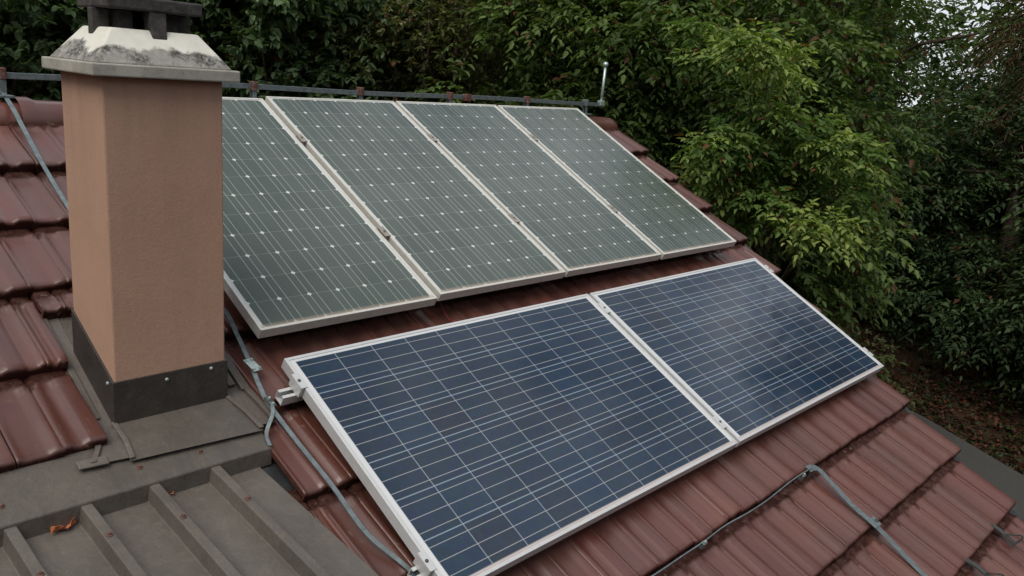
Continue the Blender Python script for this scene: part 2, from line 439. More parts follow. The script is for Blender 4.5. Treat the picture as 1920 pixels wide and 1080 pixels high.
RP = [(8.2, -9.5), (10.8, -5.6), (12.7, -2.2), (14.1, .1), (15.3, 1.9), (16.6, 4.4), (17.4, 8.0), (17.6, 12.0)]
for i in range(len(RP) - 1):
    (xa, ya), (xb, yb) = RP[i], RP[i + 1]
    def nrm(i):
        a = RP[max(i - 1, 0)]; b = RP[min(i + 1, len(RP) - 1)]; d = Vector((b[0] - a[0], b[1] - a[1], 0)).normalized(); return Vector((-d.y, d.x, 0))
    na, nb = nrm(i), nrm(i + 1)
    A0, A1 = Vector((xa, ya, -4.84)), Vector((xa, ya, -4.84)) + na * 3.4
    B0, B1 = Vector((xb, yb, -4.84)), Vector((xb, yb, -4.84)) + nb * 3.4
    rb.add([A0, B0, B1, A1], [(0, 1, 2, 3)])
tag(rb.build('road', ROADM), kind='structure')

# ------------------------------------------------------------------ the house
house = empty('tiled_house', (0, 0, -5))
tag(house, 'house with red brown tiled roof, orange rendered chimney and small grey metal roof', 'house')
NTL = -.133                                   # tile bed level
VB = [-3.30, -2.955, -2.605, -2.255, -1.912, -1.558, -1.213, -.845, -.480, -.095, .240, .595, .940, 1.288, 1.637]
KOF = -9                                      # VB[0] is course -9
def rake(v):
    pts = [(-3.4, 3.02), (-1.912, 3.24), (-1.213, 3.36), (-.98, 3.41), (.2, 3.69), (1.3, 3.78), (1.8, 3.84)]
    return float(np.interp(v, [a for a, b in pts], [b for a, b in pts]))
TWD = .24
PXS = np.array([0, .012, .035, .065, .10, .14, .31, .36, .41, .455, .48, .50, .52, .545, .585, .63, .67, .735, .785, .815, .955, .985])
PHS = np.array([.006, .010, .010, .004, .0, -.001, -.001, .003, .0155, .0165, .0165, .0115, .0165, .0165, .0155, .003, .0, .001, .016, .0185, .0185, .016])
rngt = np.random.default_rng(5)
TV, TF, TR, TE = [], [], [], []
def put_tile(u0, u1, v0, vtop, row, last=False):
    """one tile: exposed from v0 to vtop, runs on under the course above"""
    gauge = vtop - v0; L = gauge + .055
    ts = [0, .0, .004, .012, .03, .5 * gauge, .74 * gauge, gauge - .078, gauge - .070, gauge - .048, gauge - .035, gauge - .018, gauge, L]
    r = rngt.random(); du = rngt.normal(0, .0015); dn = rngt.normal(0, .0020); tw = rngt.normal(0, .003)
    wd = u1 - u0; b0 = len(TV); nc = len(PXS)
    for j, t in enumerate(ts):
        tilt = .046 * (1 - t / L)
        for x, h in zip(PXS, PHS):
            hh = h * .62
            # head of the tile: the flutes run out into a raised lip with notches
            if t > gauge - .056:
                k = min(1, (t - (gauge - .056)) / .03)
                notch = max(0, 1 - abs(x - .5) / .07) + max(0, 1 - abs(x) / .06) + max(0, 1 - abs(x - 1) / .06)
                hh = h * (1 - k) + k * (.011 - .016 * min(1, notch) * min(1, max(0, (t - (gauge - .045)) / .03)))
            n = NTL + tilt + hh
            if j == 0: n -= .050 + .35 * hh
            if j == 1: n -= .013
            if j == 2: n -= .004
            uu = u0 + x * wd
            TV.append(W(uu + du, v0 + t + (tw if x > .5 else 0), n + dn))
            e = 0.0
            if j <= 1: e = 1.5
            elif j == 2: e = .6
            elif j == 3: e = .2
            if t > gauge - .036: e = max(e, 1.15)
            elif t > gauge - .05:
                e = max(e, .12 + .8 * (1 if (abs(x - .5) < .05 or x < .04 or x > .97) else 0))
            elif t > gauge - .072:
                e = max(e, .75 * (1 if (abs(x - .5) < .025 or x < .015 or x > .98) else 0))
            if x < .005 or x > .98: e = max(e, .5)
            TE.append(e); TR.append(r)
    nr = len(ts)
    for j in range(nr - 1):
        for i in range(nc - 1):
            TF.append((b0 + j * nc + i, b0 + j * nc + i + 1, b0 + (j + 1) * nc + i + 1, b0 + (j + 1) * nc + i))
    # side skirts
    for side in (0, nc - 1):
        s0 = len(TV); dep = .018 if not (last and side) else .085
        for j in range(nr):
            q = TV[b0 + j * nc + side]
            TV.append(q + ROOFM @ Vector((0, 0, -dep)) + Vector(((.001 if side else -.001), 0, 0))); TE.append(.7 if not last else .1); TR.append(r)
        for j in range(nr - 1):
            a, b, c, d = b0 + j * nc + side, b0 + (j + 1) * nc + side, s0 + j + 1, s0 + j
            TF.append((a, b, c, d) if side else (d, c, b, a))
for ri, v0 in enumerate(VB[:-1]):
    vtop = VB[ri + 1]; k = KOF + ri
    ph = .004 if k % 2 else .122
    if v0 < -.2: uL = -.19 if v0 < -.6 else -.165
    else: uL = -3.0
    uR = rake(v0 + .1)
    u = ph + TWD * math.floor((uL - ph) / TWD)
    while u < uR - .02:
        a, b = u, u + TWD
        last = False
        if uR - b < .15: b = uR; last = True
        u = b if not last else 1e9
        if a < uL and v0 < -.2: a = uL
        # openings around the chimney
        if k == 0:
            if a < -.10 and b > -.592:
                if a < -.592: b = -.592
                elif b > -.10: a = -.10
                else: continue
        if k == 1 and a < -.14 and b > -.592:
            if a < -.60: b = -.592
            elif b > -.15: a = -.15
            else: continue
        if b - a < .03: continue
        put_tile(a, b, v0, vtop, k, last)
# short cut tiles above the chimney's back gutter
put_tile(-.592, -.472, .475, .595, 1); put_tile(-.472, -.36, .500, .595, 1); put_tile(-.36, -.25, .500, .595, 1); put_tile(-.25, -.14, .500, .595, 1)
def raw_mesh(name, V, F, mat, parent, attrs=None, smooth=True):
    org = PW(parent).translation if parent else Vector((0, 0, 0))
    me = bpy.data.meshes.new(name); me.from_pydata([tuple(q - org) for q in V], [], F)
    for an, vals in (attrs or {}).items():
        at = me.attributes.new(an, 'FLOAT', 'POINT'); at.data.foreach_set('value', vals)
    me.materials.append(mat)
    o = bpy.data.objects.new(name, me); COL.objects.link(o)
    if parent: o.parent = parent
    if smooth: me.polygons.foreach_set('use_smooth', [True] * len(F))
    return o
roof = raw_mesh('tile_roof', TV, TF, TILE, house, {'rnd': TR, 'edge': TE})
try: roof.data.set_sharp_from_angle(angle=rad(50))
except Exception: pass
roof['label'] = 'red brown double trough tiles on the near slope'
# roof underlay below the tiles
ub = MB()
for v0, v1 in ((-3.28, -.3), (-.3, 1.68)):
    pass
vs = np.linspace(-3.28, 1.70, 12)
for a, b in zip(vs[:-1], vs[1:]):
    lo = -.24
    ub.hexa([W(lo if a < -.35 else -3, a, -.30), W(rake(a) - .05, a, -.30), W(rake(b) - .05, b, -.30), W(lo if a < -.35 else -3, b, -.30),
             W(lo if a < -.35 else -3, a, -.155), W(rake(a) - .05, a, -.155), W(rake(b) - .05, b, -.155), W(lo if a < -.35 else -3, b, -.155)])
ub.build('roof_boarding', DARKPLASTIC, house)
# dark verge strip outside the rake
vb = MB(); pts = [-3.3] + [VB[i] for i in range(1, 15)] + [1.72]
for a, b in zip(pts[:-1], pts[1:]):
    ra, rb_ = rake(a), rake(b)
    vb.hexa([W(ra + .004, a, -.30), W(ra + .05, a, -.30), W(rb_ + .05, b, -.30), W(rb_ + .004, b, -.30),
             W(ra + .004, a, -.150), W(ra + .05, a, -.140), W(rb_ + .05, b, -.140), W(rb_ + .004, b, -.150)])
vb.build('verge_strip', DARKPLASTIC, roof)
# ridge: half round caps with a collar
RY, RZ = 1.600, .655
def ridge_cap(x0, x1, col=True, end=False):
    m = MB(); n = 14; r0, r1 = .098, .092
    sts = [(x0, r0 + .014), (x0 + .05, r0 + .014), (x0 + .075, r0 + .002), (x1 + .03, r1)] if col else [(x0, r0), (x1, r1)]
    if end: sts = [(x0, r0 + .012), (x0 + .05, r0 + .012), (x0 + .07, r0), (x1 - .10, r1), (x1 - .05, r1 * .93), (x1 - .01, r1 * .72), (x1, .03)]
    b = 0
    for x, r in sts:
        for k in range(n + 1):
            a = math.pi * (-.06 + 1.12 * k / n)
            m.v.append(Vector((x, RY - r * 1.0 * math.cos(a), RZ - .025 + r * .98 * math.sin(a))))
    for i in range(len(sts) - 1):
        for k in range(n):
            m.f.append([i * (n + 1) + k, i * (n + 1) + k + 1, (i + 1) * (n + 1) + k + 1, (i + 1) * (n + 1) + k])
    # thickness at the lower rim
    return m
m_tr = TILE
xs = [-2.86 + .42 * i for i in range(17)]
xs = [x for x in xs if x < 3.4]
xs = [-.30 + .415 * i for i in range(-7, 10)]
for i, x in enumerate(xs):
    end = i == len(xs) - 1
    x1 = 3.86 if end else xs[i + 1]
    m = ridge_cap(x, x1, end=end)
    rn = random.Random(i).random()
    raw_mesh('ridge_tile', m.v, m.f, TILE, roof, {'rnd': [rn] * len(m.v), 'edge': [0.0] * len(m.v)})
# ridge bedding strip (dark)
MB().box((-2.95, RY - .085, RZ - .14), (3.76, RY + .085, RZ - .03)).build('ridge_bedding', DARKPLASTIC, roof)
# far slope behind the ridge
BV, BF, BR, BE = [], [], [], []
def WB(u, v, n): p = W(u, v, n); return Vector((p.x, 2 * RY - p.y, p.z))
for ri in range(14):
    v0, v1 = VB[ri], VB[ri + 1]
    un = -3.0
    while un < 3.75:
        b = len(BV); hs = [(0, .004), (.05, .01), (.1, 0), (.35, 0), (.42, .016), (.58, .016), (.64, 0), (.74, 0), (.8, .018), (1, .018)]
        for t, dz in ((0, .005), (.004, .027), (v1 - v0 + .04, 0)):
            for x, h in hs: BV.append(WB(un + x * .238, v0 + t, NTL + dz + h)); BR.append(rngt.random() * .2 + .4); BE.append(0)
        for j in range(2):
            for i in range(9): BF.append((b + j * 10 + i, b + (j + 1) * 10 + i, b + (j + 1) * 10 + i + 1, b + j * 10 + i + 1))
        un += .24
raw_mesh('far_tile_slope', BV, BF, TILE, house, {'rnd': BR, 'edge': BE})
MB().hexa([WB(-3, -3.28, -.30), WB(3.7, -3.28, -.30), WB(3.7, 1.72, -.30), WB(-3, 1.72, -.30), WB(-3, -3.28, -.155), WB(3.7, -3.28, -.155), WB(3.7, 1.72, -.155), WB(-3, 1.72, -.155)]).build('far_roof_boarding', DARKPLASTIC, house)
# walls: two long walls and gables
ye = W(0, -2.9).y; ye2 = 2 * RY - ye; ze = W(0, -2.9, -.30).z; zr = W(0, 1.70, -.30).z
wb = MB(); XL, XR = -2.85, 2.90
prof = [(ye, -5.05), (ye2, -5.05), (ye2, ze), (RY, zr), (ye, ze)]
wb.add([(XL, y, z) for y, z in prof] + [(XR, y, z) for y, z in prof], [(4, 3, 2, 1, 0), (5, 6, 7, 8, 9), (0, 1, 6, 5), (1, 2, 7, 6), (4, 0, 5, 9)])
wb.build('wall', WALLM, house)
# gutter at the near eave
gb = MB(); e = W(0, -3.34, -.16)
gb.tube([(-.3, e.y, e.z - .02), (3.0, e.y, e.z - .02)], .055, 12); gb.build('gutter', GALV, house, smooth=True)

# --- chimney
CX, CY, CW, CD = -.5461, .0379, .3517, .2977
CZT = .903
def zr_(y, n): return y * math.tan(TH) + n / CT           # height of the plane n above y
ch = empty('chimney', (CX + CW / 2, CY + CD / 2, zr_(CY + CD / 2, -.13)), house)
ch.location = Vector(ch.location) - Vector(house.location)
ch['label'] = 'orange beige rendered chimney with pale concrete cap and dark cowl'
sh = MB()
NX, NZ = 14, 40
def wallgrid(P00, P10, P11, P01):
    b = len(sh.v)
    for j in range(NZ + 1):
        for i in range(NX + 1):
            a = Vector(P00).lerp(Vector(P10), i / NX); c = Vector(P01).lerp(Vector(P11), i / NX); sh.v.append(a.lerp(c, j / NZ))
    for j in range(NZ):
        for i in range(NX): sh.f.append([b + j * (NX + 1) + i, b + j * (NX + 1) + i + 1, b + (j + 1) * (NX + 1) + i + 1, b + (j + 1) * (NX + 1) + i])
x0, x1, y0, y1 = CX, CX + CW, CY, CY + CD
rr = random.Random(3)
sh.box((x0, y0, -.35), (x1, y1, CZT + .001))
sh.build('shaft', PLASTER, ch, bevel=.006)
def capbox(name, mb, mat, bevel): return mb.build(name, mat, ch, bevel=bevel)
k = .0373
sl_ = MB().box((x0 - k, y0 - k, CZT), (x1 + k, y1 + k, CZT + .034))
sl_.build('drip_slab', SLAB, ch, bevel=.004)
zt = 1.032; i0, i1 = .022, .050
A = [(x0 - i0, y0 - i0), (x1 + i0, y0 - i0), (x1 + i0, y1 + i0), (x0 - i0, y1 + i0)]
B = [(x0 + i1, y0 + i1), (x1 - i1, y0 + i1), (x1 - i1, y1 - i1), (x0 + i1, y1 - i1)]
fr = MB().hexa([(*q, CZT + .034) for q in A] + [(*q, zt) for q in B])
capo = fr.build('sloped_cap', CAP, ch, bevel=.005)
# material uses object z: keep the cap's local z equal to world z
dz = PW(ch).translation.z
for nd in CAP.node_tree.nodes: pass
capo.data.transform(Matrix.Translation((0, 0, dz))); capo.matrix_parent_inverse = Matrix.Translation((0, 0, -dz))
# cowl: four legs in notches, inner brick pot, top slab
xc, yc = (x0 + x1) / 2, (y0 + y1) / 2
zs = 1.083
cow = empty('cowl', (0, 0, 0), ch)
cow.matrix_parent_inverse = Matrix.Identity(4)
lw = .021
for (dx, dy) in ((0, -1), (0, 1), (-1, 0), (1, 0)):
    hx = (x1 - x0) / 2 - i1; hy = (y1 - y0) / 2 - i1
    m = MB(); px_, py_ = xc + dx * hx + (.004 if dx == 0 else 0), yc + dy * hy
    if dx == 0:
        m.hexa([(px_ - lw, py_ - .004 if dy > 0 else py_ - .018, 1.003), (px_ + lw, py_ - .004 if dy > 0 else py_ - .018, 1.003), (px_ + lw * 1.1, py_ + (.018 if dy > 0 else .03), 1.003), (px_ - lw * 1.1, py_ + (.018 if dy > 0 else .03), 1.003),
                (px_ - lw * 1.15, py_ - (.030 if dy > 0 else .006), zs), (px_ + lw * 1.15, py_ - (.030 if dy > 0 else .006), zs), (px_ + lw * 1.15, py_ + (.006 if dy > 0 else .04), zs), (px_ - lw * 1.15, py_ + (.006 if dy > 0 else .04), zs)])
    else:
        sx = dx
        m.box((min(px_ + sx * .016, px_ - sx * .03), py_ - lw * .8, 1.003), (max(px_ + sx * .016, px_ - sx * .03), py_ + lw * .8, zs + .001 if False else zs))
    m.build('leg', SOOT, ch, bevel=.003)
for (ax, ay, bx, by) in ((-.085, -.055, -.045, .055), (.045, -.055, .085, .055), (-.045, .030, .045, .055)):
    MB().box((xc + ax, yc + ay, zt - .004), (xc + bx, yc + by, zs)).build('flue_block', SOOT, ch, bevel=.003)
MB().box((x0 + .040, y0 + .040, zs), (x1 - .040, y1 - .040, zs + .036)).build('cowl_slab', SOOT, ch, bevel=.005)
bpy.data.objects.remove(cow)
# flashing: dark upstand hugging the shaft, then aprons and side gutters
g = .006
hU = .155
up = MB()
def upstand(pa, pb, out):
    """pa, pb ground points (x,y); out: outward vector"""
    o = Vector((out[0], out[1], 0)) * g
    va = []
    for p_ in (pa, pb):
        zb = zr_(p_[1], -.135)
        va.append((Vector((p_[0], p_[1], zb)), Vector((p_[0], p_[1], zb + hU))))
    (a0, a1), (b0, b1) = va
    up.hexa([a0 - o * .2, b0 - o * .2, b0 + o, a0 + o, a1 - o * .2, b1 - o * .2, b1 + o, a1 + o])
upstand((x0 - g, y0), (x1 + g, y0), (0, -1))
upstand((x0, y0), (x0, y1), (-1, 0))
upstand((x1, y0), (x1, y1), (1, 0))
up.build('flashing_upstand', DARKSHEET, ch, bevel=.0015)
sc = MB()
for (q, nn) in (((x0 + .155, y0 - g, .000), (0, -1, 0)), ((x0 - g, y0 + .03, .012), (-1, 0, 0)), ((x0 + .30, y0 - g, .006), (0, -1, 0))):
    MB().disc(q, nn, .006, .005).build('flashing_screw', BRIGHT, ch)
fl = MB()
UV = lambda u, v, n: W(u, v, n)
v_f = (CY - .006 + (-.118) * ST) / CT
def slab_uv(pts, n0, n1, mbx):
    mbx.hexa([UV(a, b, n0) for a, b in pts] + [UV(a, b, n1) for a, b in pts])
def sheet(pts, name, mat, th=.003):
    a = [UV(*q) for q in pts]; up_ = ROOFM @ Vector((0, 0, th)); m = MB(); m.hexa(a + [q + up_ for q in a]); m.build(name, mat, ch, bevel=.001)
sheet([(-.572, -.182, -.089), (-.160, -.202, -.089), (-.196, -.010, -.116), (-.547, -.010, -.116)], 'front_apron', GREYSHEET)
sheet([(-.665, -.158, -.094), (-.556, -.168, -.093), (-.552, -.01, -.124), (-.600, -.01, -.128)], 'side_apron', BROWNSHEET)
sheet([(-.605, -.012, -.128), (-.545, -.012, -.124), (-.545, .50, -.126), (-.605, .50, -.130)], 'side_gutter', BROWNSHEET)
sheet([(-.545, .30, -.130), (-.19, .30, -.130), (-.19, .50, -.128), (-.545, .50, -.128)], 'back_gutter', GREYSHEET)
sheet([(-.197, .0, -.128), (-.105, .0, -.132), (-.105, .50, -.132), (-.197, .50, -.130)], 'side_gutter', BROWNSHEET)
sheet([(-.172, -.175, -.096), (-.100, -.175, -.098), (-.105, .005, -.126), (-.197, .005, -.122)], 'side_apron', BROWNSHEET)
hm = MB()                                      # raised side hems, browner
for pts, r in (([(-.588, .50), (-.586, .02)], .009), ([(-.152, .46), (-.148, .03)], .012),
               ([(-.117, .42), (-.112, .0)], .014)):
    MB().strip([UV(a, b, -.128) for a, b in pts], (1, 0, 0), UV(0, 0, 1) - UV(0, 0, 0), r * 2.2, r * 1.3).build('flashing_hem', BROWNSHEET, ch, bevel=.003)
for P_, r in (([(-.602, -.01, -.124), (-.630, -.10, -.105), (-.664, -.156, -.091)], .009), ([(-.551, -.01, -.118), (-.553, -.10, -.100), (-.565, -.178, -.087)], .008), ([(-.190, -.01, -.117), (-.172, -.11, -.098), (-.163, -.195, -.087)], .008), ([(-.108, .0, -.124), (-.104, -.09, -.106), (-.103, -.170, -.094)], .013)):
    MB().strip([UV(*q) for q in P_], (1, 0, 0), UV(0, 0, 1) - UV(0, 0, 0), r * 2.0, r * 1.2).build('flashing_hem', BROWNSHEET, ch, bevel=.003)
MB().strip([UV(-.705, -.150, -.093), UV(-.625, -.156, -.092)], UV(0, 1, 0), UV(0, 0, 1), .030, .008).build('flashing_hem', BROWNSHEET, ch, bevel=.003)

# --- lower metal roof (trapezoid sheet) with its top flashing
dorm = empty('metal_roof', (-1.2, -.2, -.24), house); dorm.location = Vector((-1.2, -.2, -.24)) - Vector(house.location)
dorm['label'] = 'grey brown ribbed metal roof in front of the chimney'
bandm = MB(); XB0, XB1 = -3.0, -.150
bandm.hexa([UV(XB0, -.262, -.112), UV(XB1 - .012, -.268, -.112), UV(XB1, -.04, -.120), UV(XB0, -.04, -.120),
            UV(XB0, -.262, -.098), UV(XB1 - .012, -.268, -.098), UV(XB1, -.04, -.108), UV(XB0, -.04, -.108)])
pA = UV(0, -.262, -.098); pB = UV(0, -.268, -.098)
PH = rad(8)
def D(x, s, h=0):       # dormer plane: s metres downslope from the band, h above
    return Vector((x, pA.y + .01 - s * math.cos(PH) - h * math.sin(PH), pA.z - .054 - s * math.sin(PH) + h * math.cos(PH)))
bandm.hexa([(XB0, pA.y - .001, pA.z - .058), (XB1 - .012, pB.y - .001, pB.z - .058), (XB1 - .012, pB.y + .012, pB.z - .058), (XB0, pA.y + .012, pA.z - .058),
            (XB0, pA.y - .001, pA.z - .0012), (XB1 - .012, pB.y - .001, pB.z - .0012), (XB1 - .012, pB.y + .012, pB.z - .0012), (XB0, pA.y + .012, pA.z - .0012)])
bandm.build('top_flashing', GREYSHEET, dorm, bevel=.002)
pan = MB(); LS = 2.35
def xe(s): return -.205 + .012 * s
NS = 16
# cross section across x : flats and ribs
sec = []
RX = [-.352 - .1845 * i for i in range(15)]
for xr in sorted(RX): sec += [(xr - .021, 0), (xr - .0145, .046), (xr + .0145, .046), (xr + .021, 0)]
sec = [(-3.0, 0)] + [q for q in sec if q[0] > -3.0] + [(None, 0)]
for j in range(NS + 1):
    s = LS * j / NS
    for x, h in sec: pan.v.append(D(xe(s) if x is None else x + .004 * math.sin(s * 3 + x * 9) * 0, s, h))
ns = len(sec)
for j in range(NS):
    for i in range(ns - 1): pan.f.append([j * ns + i, j * ns + i + 1, (j + 1) * ns + i + 1, (j + 1) * ns + i])
# turned down edge
b = len(pan.v)
for j in range(NS + 1):
    s = LS * j / NS; pan.v += [D(xe(s), s, 0), D(xe(s) + .004, s, -.05)]
for j in range(NS): pan.f.append([b + 2 * j, b + 2 * j + 1, b + 2 * j + 3, b + 2 * j + 2])
po = pan.build('ribbed_sheet', RIBM, dorm, recalc=False)
bv = po.modifiers.new('bevel', 'BEVEL'); bv.width = .003; bv.segments = 2; bv.limit_method = 'ANGLE'
up_n = D(0, 0, 1) - D(0, 0, 0)
def screw(p_, nrm):
    m = MB(); m.disc(p_, nrm, .0095, .003, 12); m.disc(Vector(p_) + Vector(nrm) * .003, nrm, .006, .005, 6)
    m.build('screw', RUSTSCREW, dorm)
for u, v in ((-.907, -.203), (-.552, -.202), (-.372, -.206), (-1.28, -.203), (-1.65, -.203)): screw(UV(u, v, -.1005), ROOFM @ Vector((0, 0, 1)))
for i, s in ((0, .20), (1, .185), (2, .16), (3, .22), (0, .80), (1, .80), (2, .80), (3, .8), (4, .2), (5, .2)): screw(D(RX[i], s, .047), up_n)
# cheek under the right edge and front wall
ck = MB()
for j in range(NS):
    s0, s1 = LS * j / NS, LS * (j + 1) / NS
    a, b_ = D(xe(s0) - .03, s0, -.02), D(xe(s1) - .03, s1, -.02)
    a2, b2 = Vector((a.x, a.y, zr_(a.y, -.16))), Vector((b_.x, b_.y, zr_(b_.y, -.16)))
    if a2.z > a.z - .002: a2.z = a.z - .002
    o = Vector((-.04, 0, 0)); ck.hexa([a2, b2, b2 + o, a2 + o, a, b_, b_ + o, a + o])
ck.build('cheek', DARKPLASTIC, dorm)
ed = D(0, LS - .12, -.03)
MB().box((-2.95, ed.y - .05, -3.0), (-.26, ed.y, ed.z)).build('front_wall', WALLM, dorm)

# ------------------------------------------------------------------ dry leaves on the metal roof
def dry_leaf(loc, size, rz, label):
    m = MB(); R = random.Random(int(rz * 100)); n = 9
    top_, bot = [], []
    for i in range(n):
        t = i / (n - 1); wv = .28 * math.sin(math.pi * t) + (.06 if i % 2 else 0)
        zc = .10 * math.sin(t * 9) + .14 * abs(t - .5)
        top_.append((t - .5, wv, zc + .12 * R.random())); bot.append((t - .5, -wv * .8, zc + .14 + .1 * R.random()))
    mid = [(t - .5, 0, .02 + .05 * math.sin(t * 7)) for t in [i / (n - 1) for i in range(n)]]
    for A_, B_ in ((top_, mid), (mid, bot)):
        for i in range(n - 1): m.add([A_[i], A_[i + 1], B_[i + 1], B_[i]], [(0, 1, 2, 3)])
    mt = Matrix.Rotation(rz, 4, 'Z') @ Matrix.Rotation(-PH, 4, 'X') @ Matrix.Scale(size, 4)
    m.v = [mt @ q for q in m.v]
    o = m.build('dry_leaf', DRYLEAF, recalc=False); o.location = loc; o.data.transform(Matrix.Identity(4))
    so = o.modifiers.new('solid', 'SOLIDIFY'); so.thickness = .0008
    return tag(o, label, 'leaf', 'fallen leaves on the metal roof')
dry_leaf(D(-.785, .028, .004), .070, .25, 'curled orange dry leaf lying against the top flashing of the ribbed metal roof')
dry_leaf(D(-.487, .018, .004), .022, 1.4, 'tiny orange leaf scrap stuck in the metal roof channel nearer the solar panels')

# ------------------------------------------------------------------ solar panels
def rframe(o, u, v, n):
    o.rotation_euler = (TH, 0, 0); o.location = W(u, v, n)
def lbox(mb, lo, hi): mb.box(lo, hi)
def panel(Wd, Ht, th, lip, matf, matc, label, group, name='solar_panel', clip=.004):
    """built in its own frame: x right, y up the slope, z out, origin at lower left top edge"""
    root = empty(name); tag(root, label, 'solar panel', group)
    fr = MB(); T = .0
    # outer walls and top lip, four mitred bars
    def bar(p0, p1, q1, q0):   # outer p0->p1, inner q1,q0 (plan corners)
        zs_ = (-th, 0)
        fr.hexa([(*p0, -th), (*p1, -th), (*q1, -th), (*q0, -th), (*p0, 0), (*p1, 0), (*q1, 0), (*q0, 0)])
    O = [(0, 0), (Wd, 0), (Wd, Ht), (0, Ht)]; I = [(lip, lip), (Wd - lip, lip), (Wd - lip, Ht - lip), (lip, Ht - lip)]
    for i in range(4): bar(O[i], O[(i + 1) % 4], I[(i + 1) % 4], I[i])
    f = fr.build('frame', matf, root)
    bvm = f.modifiers.new('bevel', 'BEVEL'); bvm.width = .0012; bvm.segments = 2; bvm.limit_method = 'ANGLE'
    gl = MB(); a = lip - .001
    gl.box((0, 0, -.004), (Wd - 2 * a, Ht - 2 * a, 0))
    g_ = gl.build('glass', matc, root); g_.location = (a, a, -.0025)
    return root
LP = 'blue solar panels in the lower row'
UP = 'grey green solar panels in the upper row'
H1 = .9847
p1 = panel(1.65, H1, .042, .0125, ALU, POLY, 'blue solar panel of the lower row, nearest the chimney', LP)
rframe(p1, 0, -H1, 0)
p2 = copy_tree(p1); rframe(p2, 1.670, -H1, 0)
p2['label'] = 'blue solar panel of the lower row farther from the chimney, at the roof verge'
U0, UVB, UN, UPT, UH = .8051, .1392, .0264, .8281, 1.5398
ulab = ['grey green solar panel of the upper row, partly hidden behind the chimney',
        'grey green solar panel of the upper row, second from the chimney',
        'grey green solar panel of the upper row, third from the chimney',
        'grey green solar panel of the upper row, farthest from the chimney']
q0 = panel(.808, UH, .040, .011, OLDFRAME, MONO, ulab[0], UP)
for i in range(4):
    o = q0 if i == 0 else copy_tree(q0)
    off = [(-.004, -.012, -.006, .004), (0, 0, 0, 0), (0, .002, 0, -.002), (0, -.001, 0, .002)][i]
    rframe(o, U0 + (i - 1) * UPT + off[0], UVB + off[1], UN + off[2]); o['label'] = ulab[i]
# mounting rails with clamps and roof hooks
def rail(v, n, u0, u1, clamps, mat, label, group, hooks=(), open_end=False):
    root = empty('mounting_rail', W(u0, v, n)); tag(root, label, 'rail', group)
    hgt, wd, t = .036, .040, .003
    m = MB()
    def lb(a0, a1, b0, b1, c0, c1): m.hexa([W(a0, b0, c0), W(a1, b0, c0), W(a1, b1, c0), W(a0, b1, c0), W(a0, b0, c1), W(a1, b0, c1), W(a1, b1, c1), W(a0, b1, c1)])
    lb(u0, u1, v - wd / 2, v + wd / 2, n - hgt, n - hgt + t)
    lb(u0, u1, v - wd / 2, v - wd / 2 + t, n - hgt + t, n); lb(u0, u1, v + wd / 2 - t, v + wd / 2, n - hgt + t, n)
    lb(u0, u1, v - wd / 2 + t, v - .008, n - t, n); lb(u0, u1, v + .008, v + wd / 2 - t, n - t, n)
    m.build('rail_profile', mat, root)
    for (uc, kind, ntop) in clamps:
        c = MB(); vc = v
        def cb(a0, a1, b0, b1, c0, c1): c.hexa([W(a0, b0, c0), W(a1, b0, c0), W(a1, b1, c0), W(a0, b1, c0), W(a0, b0, c1), W(a1, b0, c1), W(a1, b1, c1), W(a0, b1, c1)])
        if kind == 'mid':
            cb(uc - .0155, uc + .0155, vc - .034, vc + .034, ntop + .0006, ntop + .0045)
            cb(uc - .0085, uc + .0085, vc - .033, vc + .033, n + .001, ntop + .0004)
        elif kind == 'left':
            cb(uc - .014, uc + .010, vc - .034, vc + .034, ntop + .0006, ntop + .004)
            cb(uc - .014, uc - .0015, vc - .033, vc + .033, n + .001, ntop + .0004)
        else:
            cb(uc - .010, uc + .014, vc - .034, vc + .034, ntop + .0006, ntop + .004)
            cb(uc + .0015, uc + .014, vc - .033, vc + .033, n + .001, ntop + .0004)
        co = c.build('clamp', mat if kind != 'mid' or mat is not OLDFRAME else CLAMPM, root, bevel=.0008)
        uo = uc + {'mid': 0, 'left': -.005, 'right': .005}[kind]
        MB().disc(W(uo, vc, ntop + .0048), ROOFM @ Vector((0, 0, 1)), .006, .005, 8).build('bolt', BOLT, co)
    for uh in hooks:
        h = MB(); pts = [W(uh, v - .05, n - .036 - .004), W(uh, v + .05, n - .040), W(uh, v + .065, n - .050), W(uh, v + .065, -.102), W(uh, v + .18, -.106)]
        h.strip(pts, (1, 0, 0), ROOFM @ Vector((0, 0, -1)), .03, .004)
        h.build('roof_hook', BRIGHT, root)
    return root
LR = 'mounting rails under the lower solar panels'
rail(-.112, -.043, -.062, 3.33, [(-.001, 'left', 0), (1.66, 'mid', 0), (3.321, 'right', 0)], ALU, 'upper aluminium rail under the blue panels, its open end showing beside the chimney strap', LR, (.25, 1.1, 2.3, 3.2))
rail(-.868, -.043, -.030, 3.33, [(-.001, 'left', 0), (1.66, 'mid', 0), (3.321, 'right', 0)], ALU, 'lower aluminium rail under the blue panels, its end near the metal roof', LR, (.2, 1.3, 2.5))
UR = 'mounting rails under the upper solar panels'
mids = [U0 + i * UPT - .010 for i in range(0, 3)]
for vv, lb_ in ((1.30, 'upper rail under the grey green panels, its clamps nearer the ridge'), (.565, 'lower rail under the grey green panels, its clamps nearer the blue panels')):
    rail(vv, -.017, U0 - UPT + .02, U0 + 3 * UPT - .03, [(x, 'mid', UN) for x in mids], OLDFRAME, lb_, UR, (.4, 1.4, 2.4, 3.1))
# red cable hanging between the rows
top('cable', MB().tube([W(.875, .22, -.03), W(.885, .19, -.075), W(.88, .14, -.09), W(.868, .09, -.085), W(.86, .03, -.05)], .0028, 8), REDCABLE,
    'thin red cable hanging down from the upper solar panels to the lower ones', 'cable', loc=W(.88, .14, -.09), smooth=True)

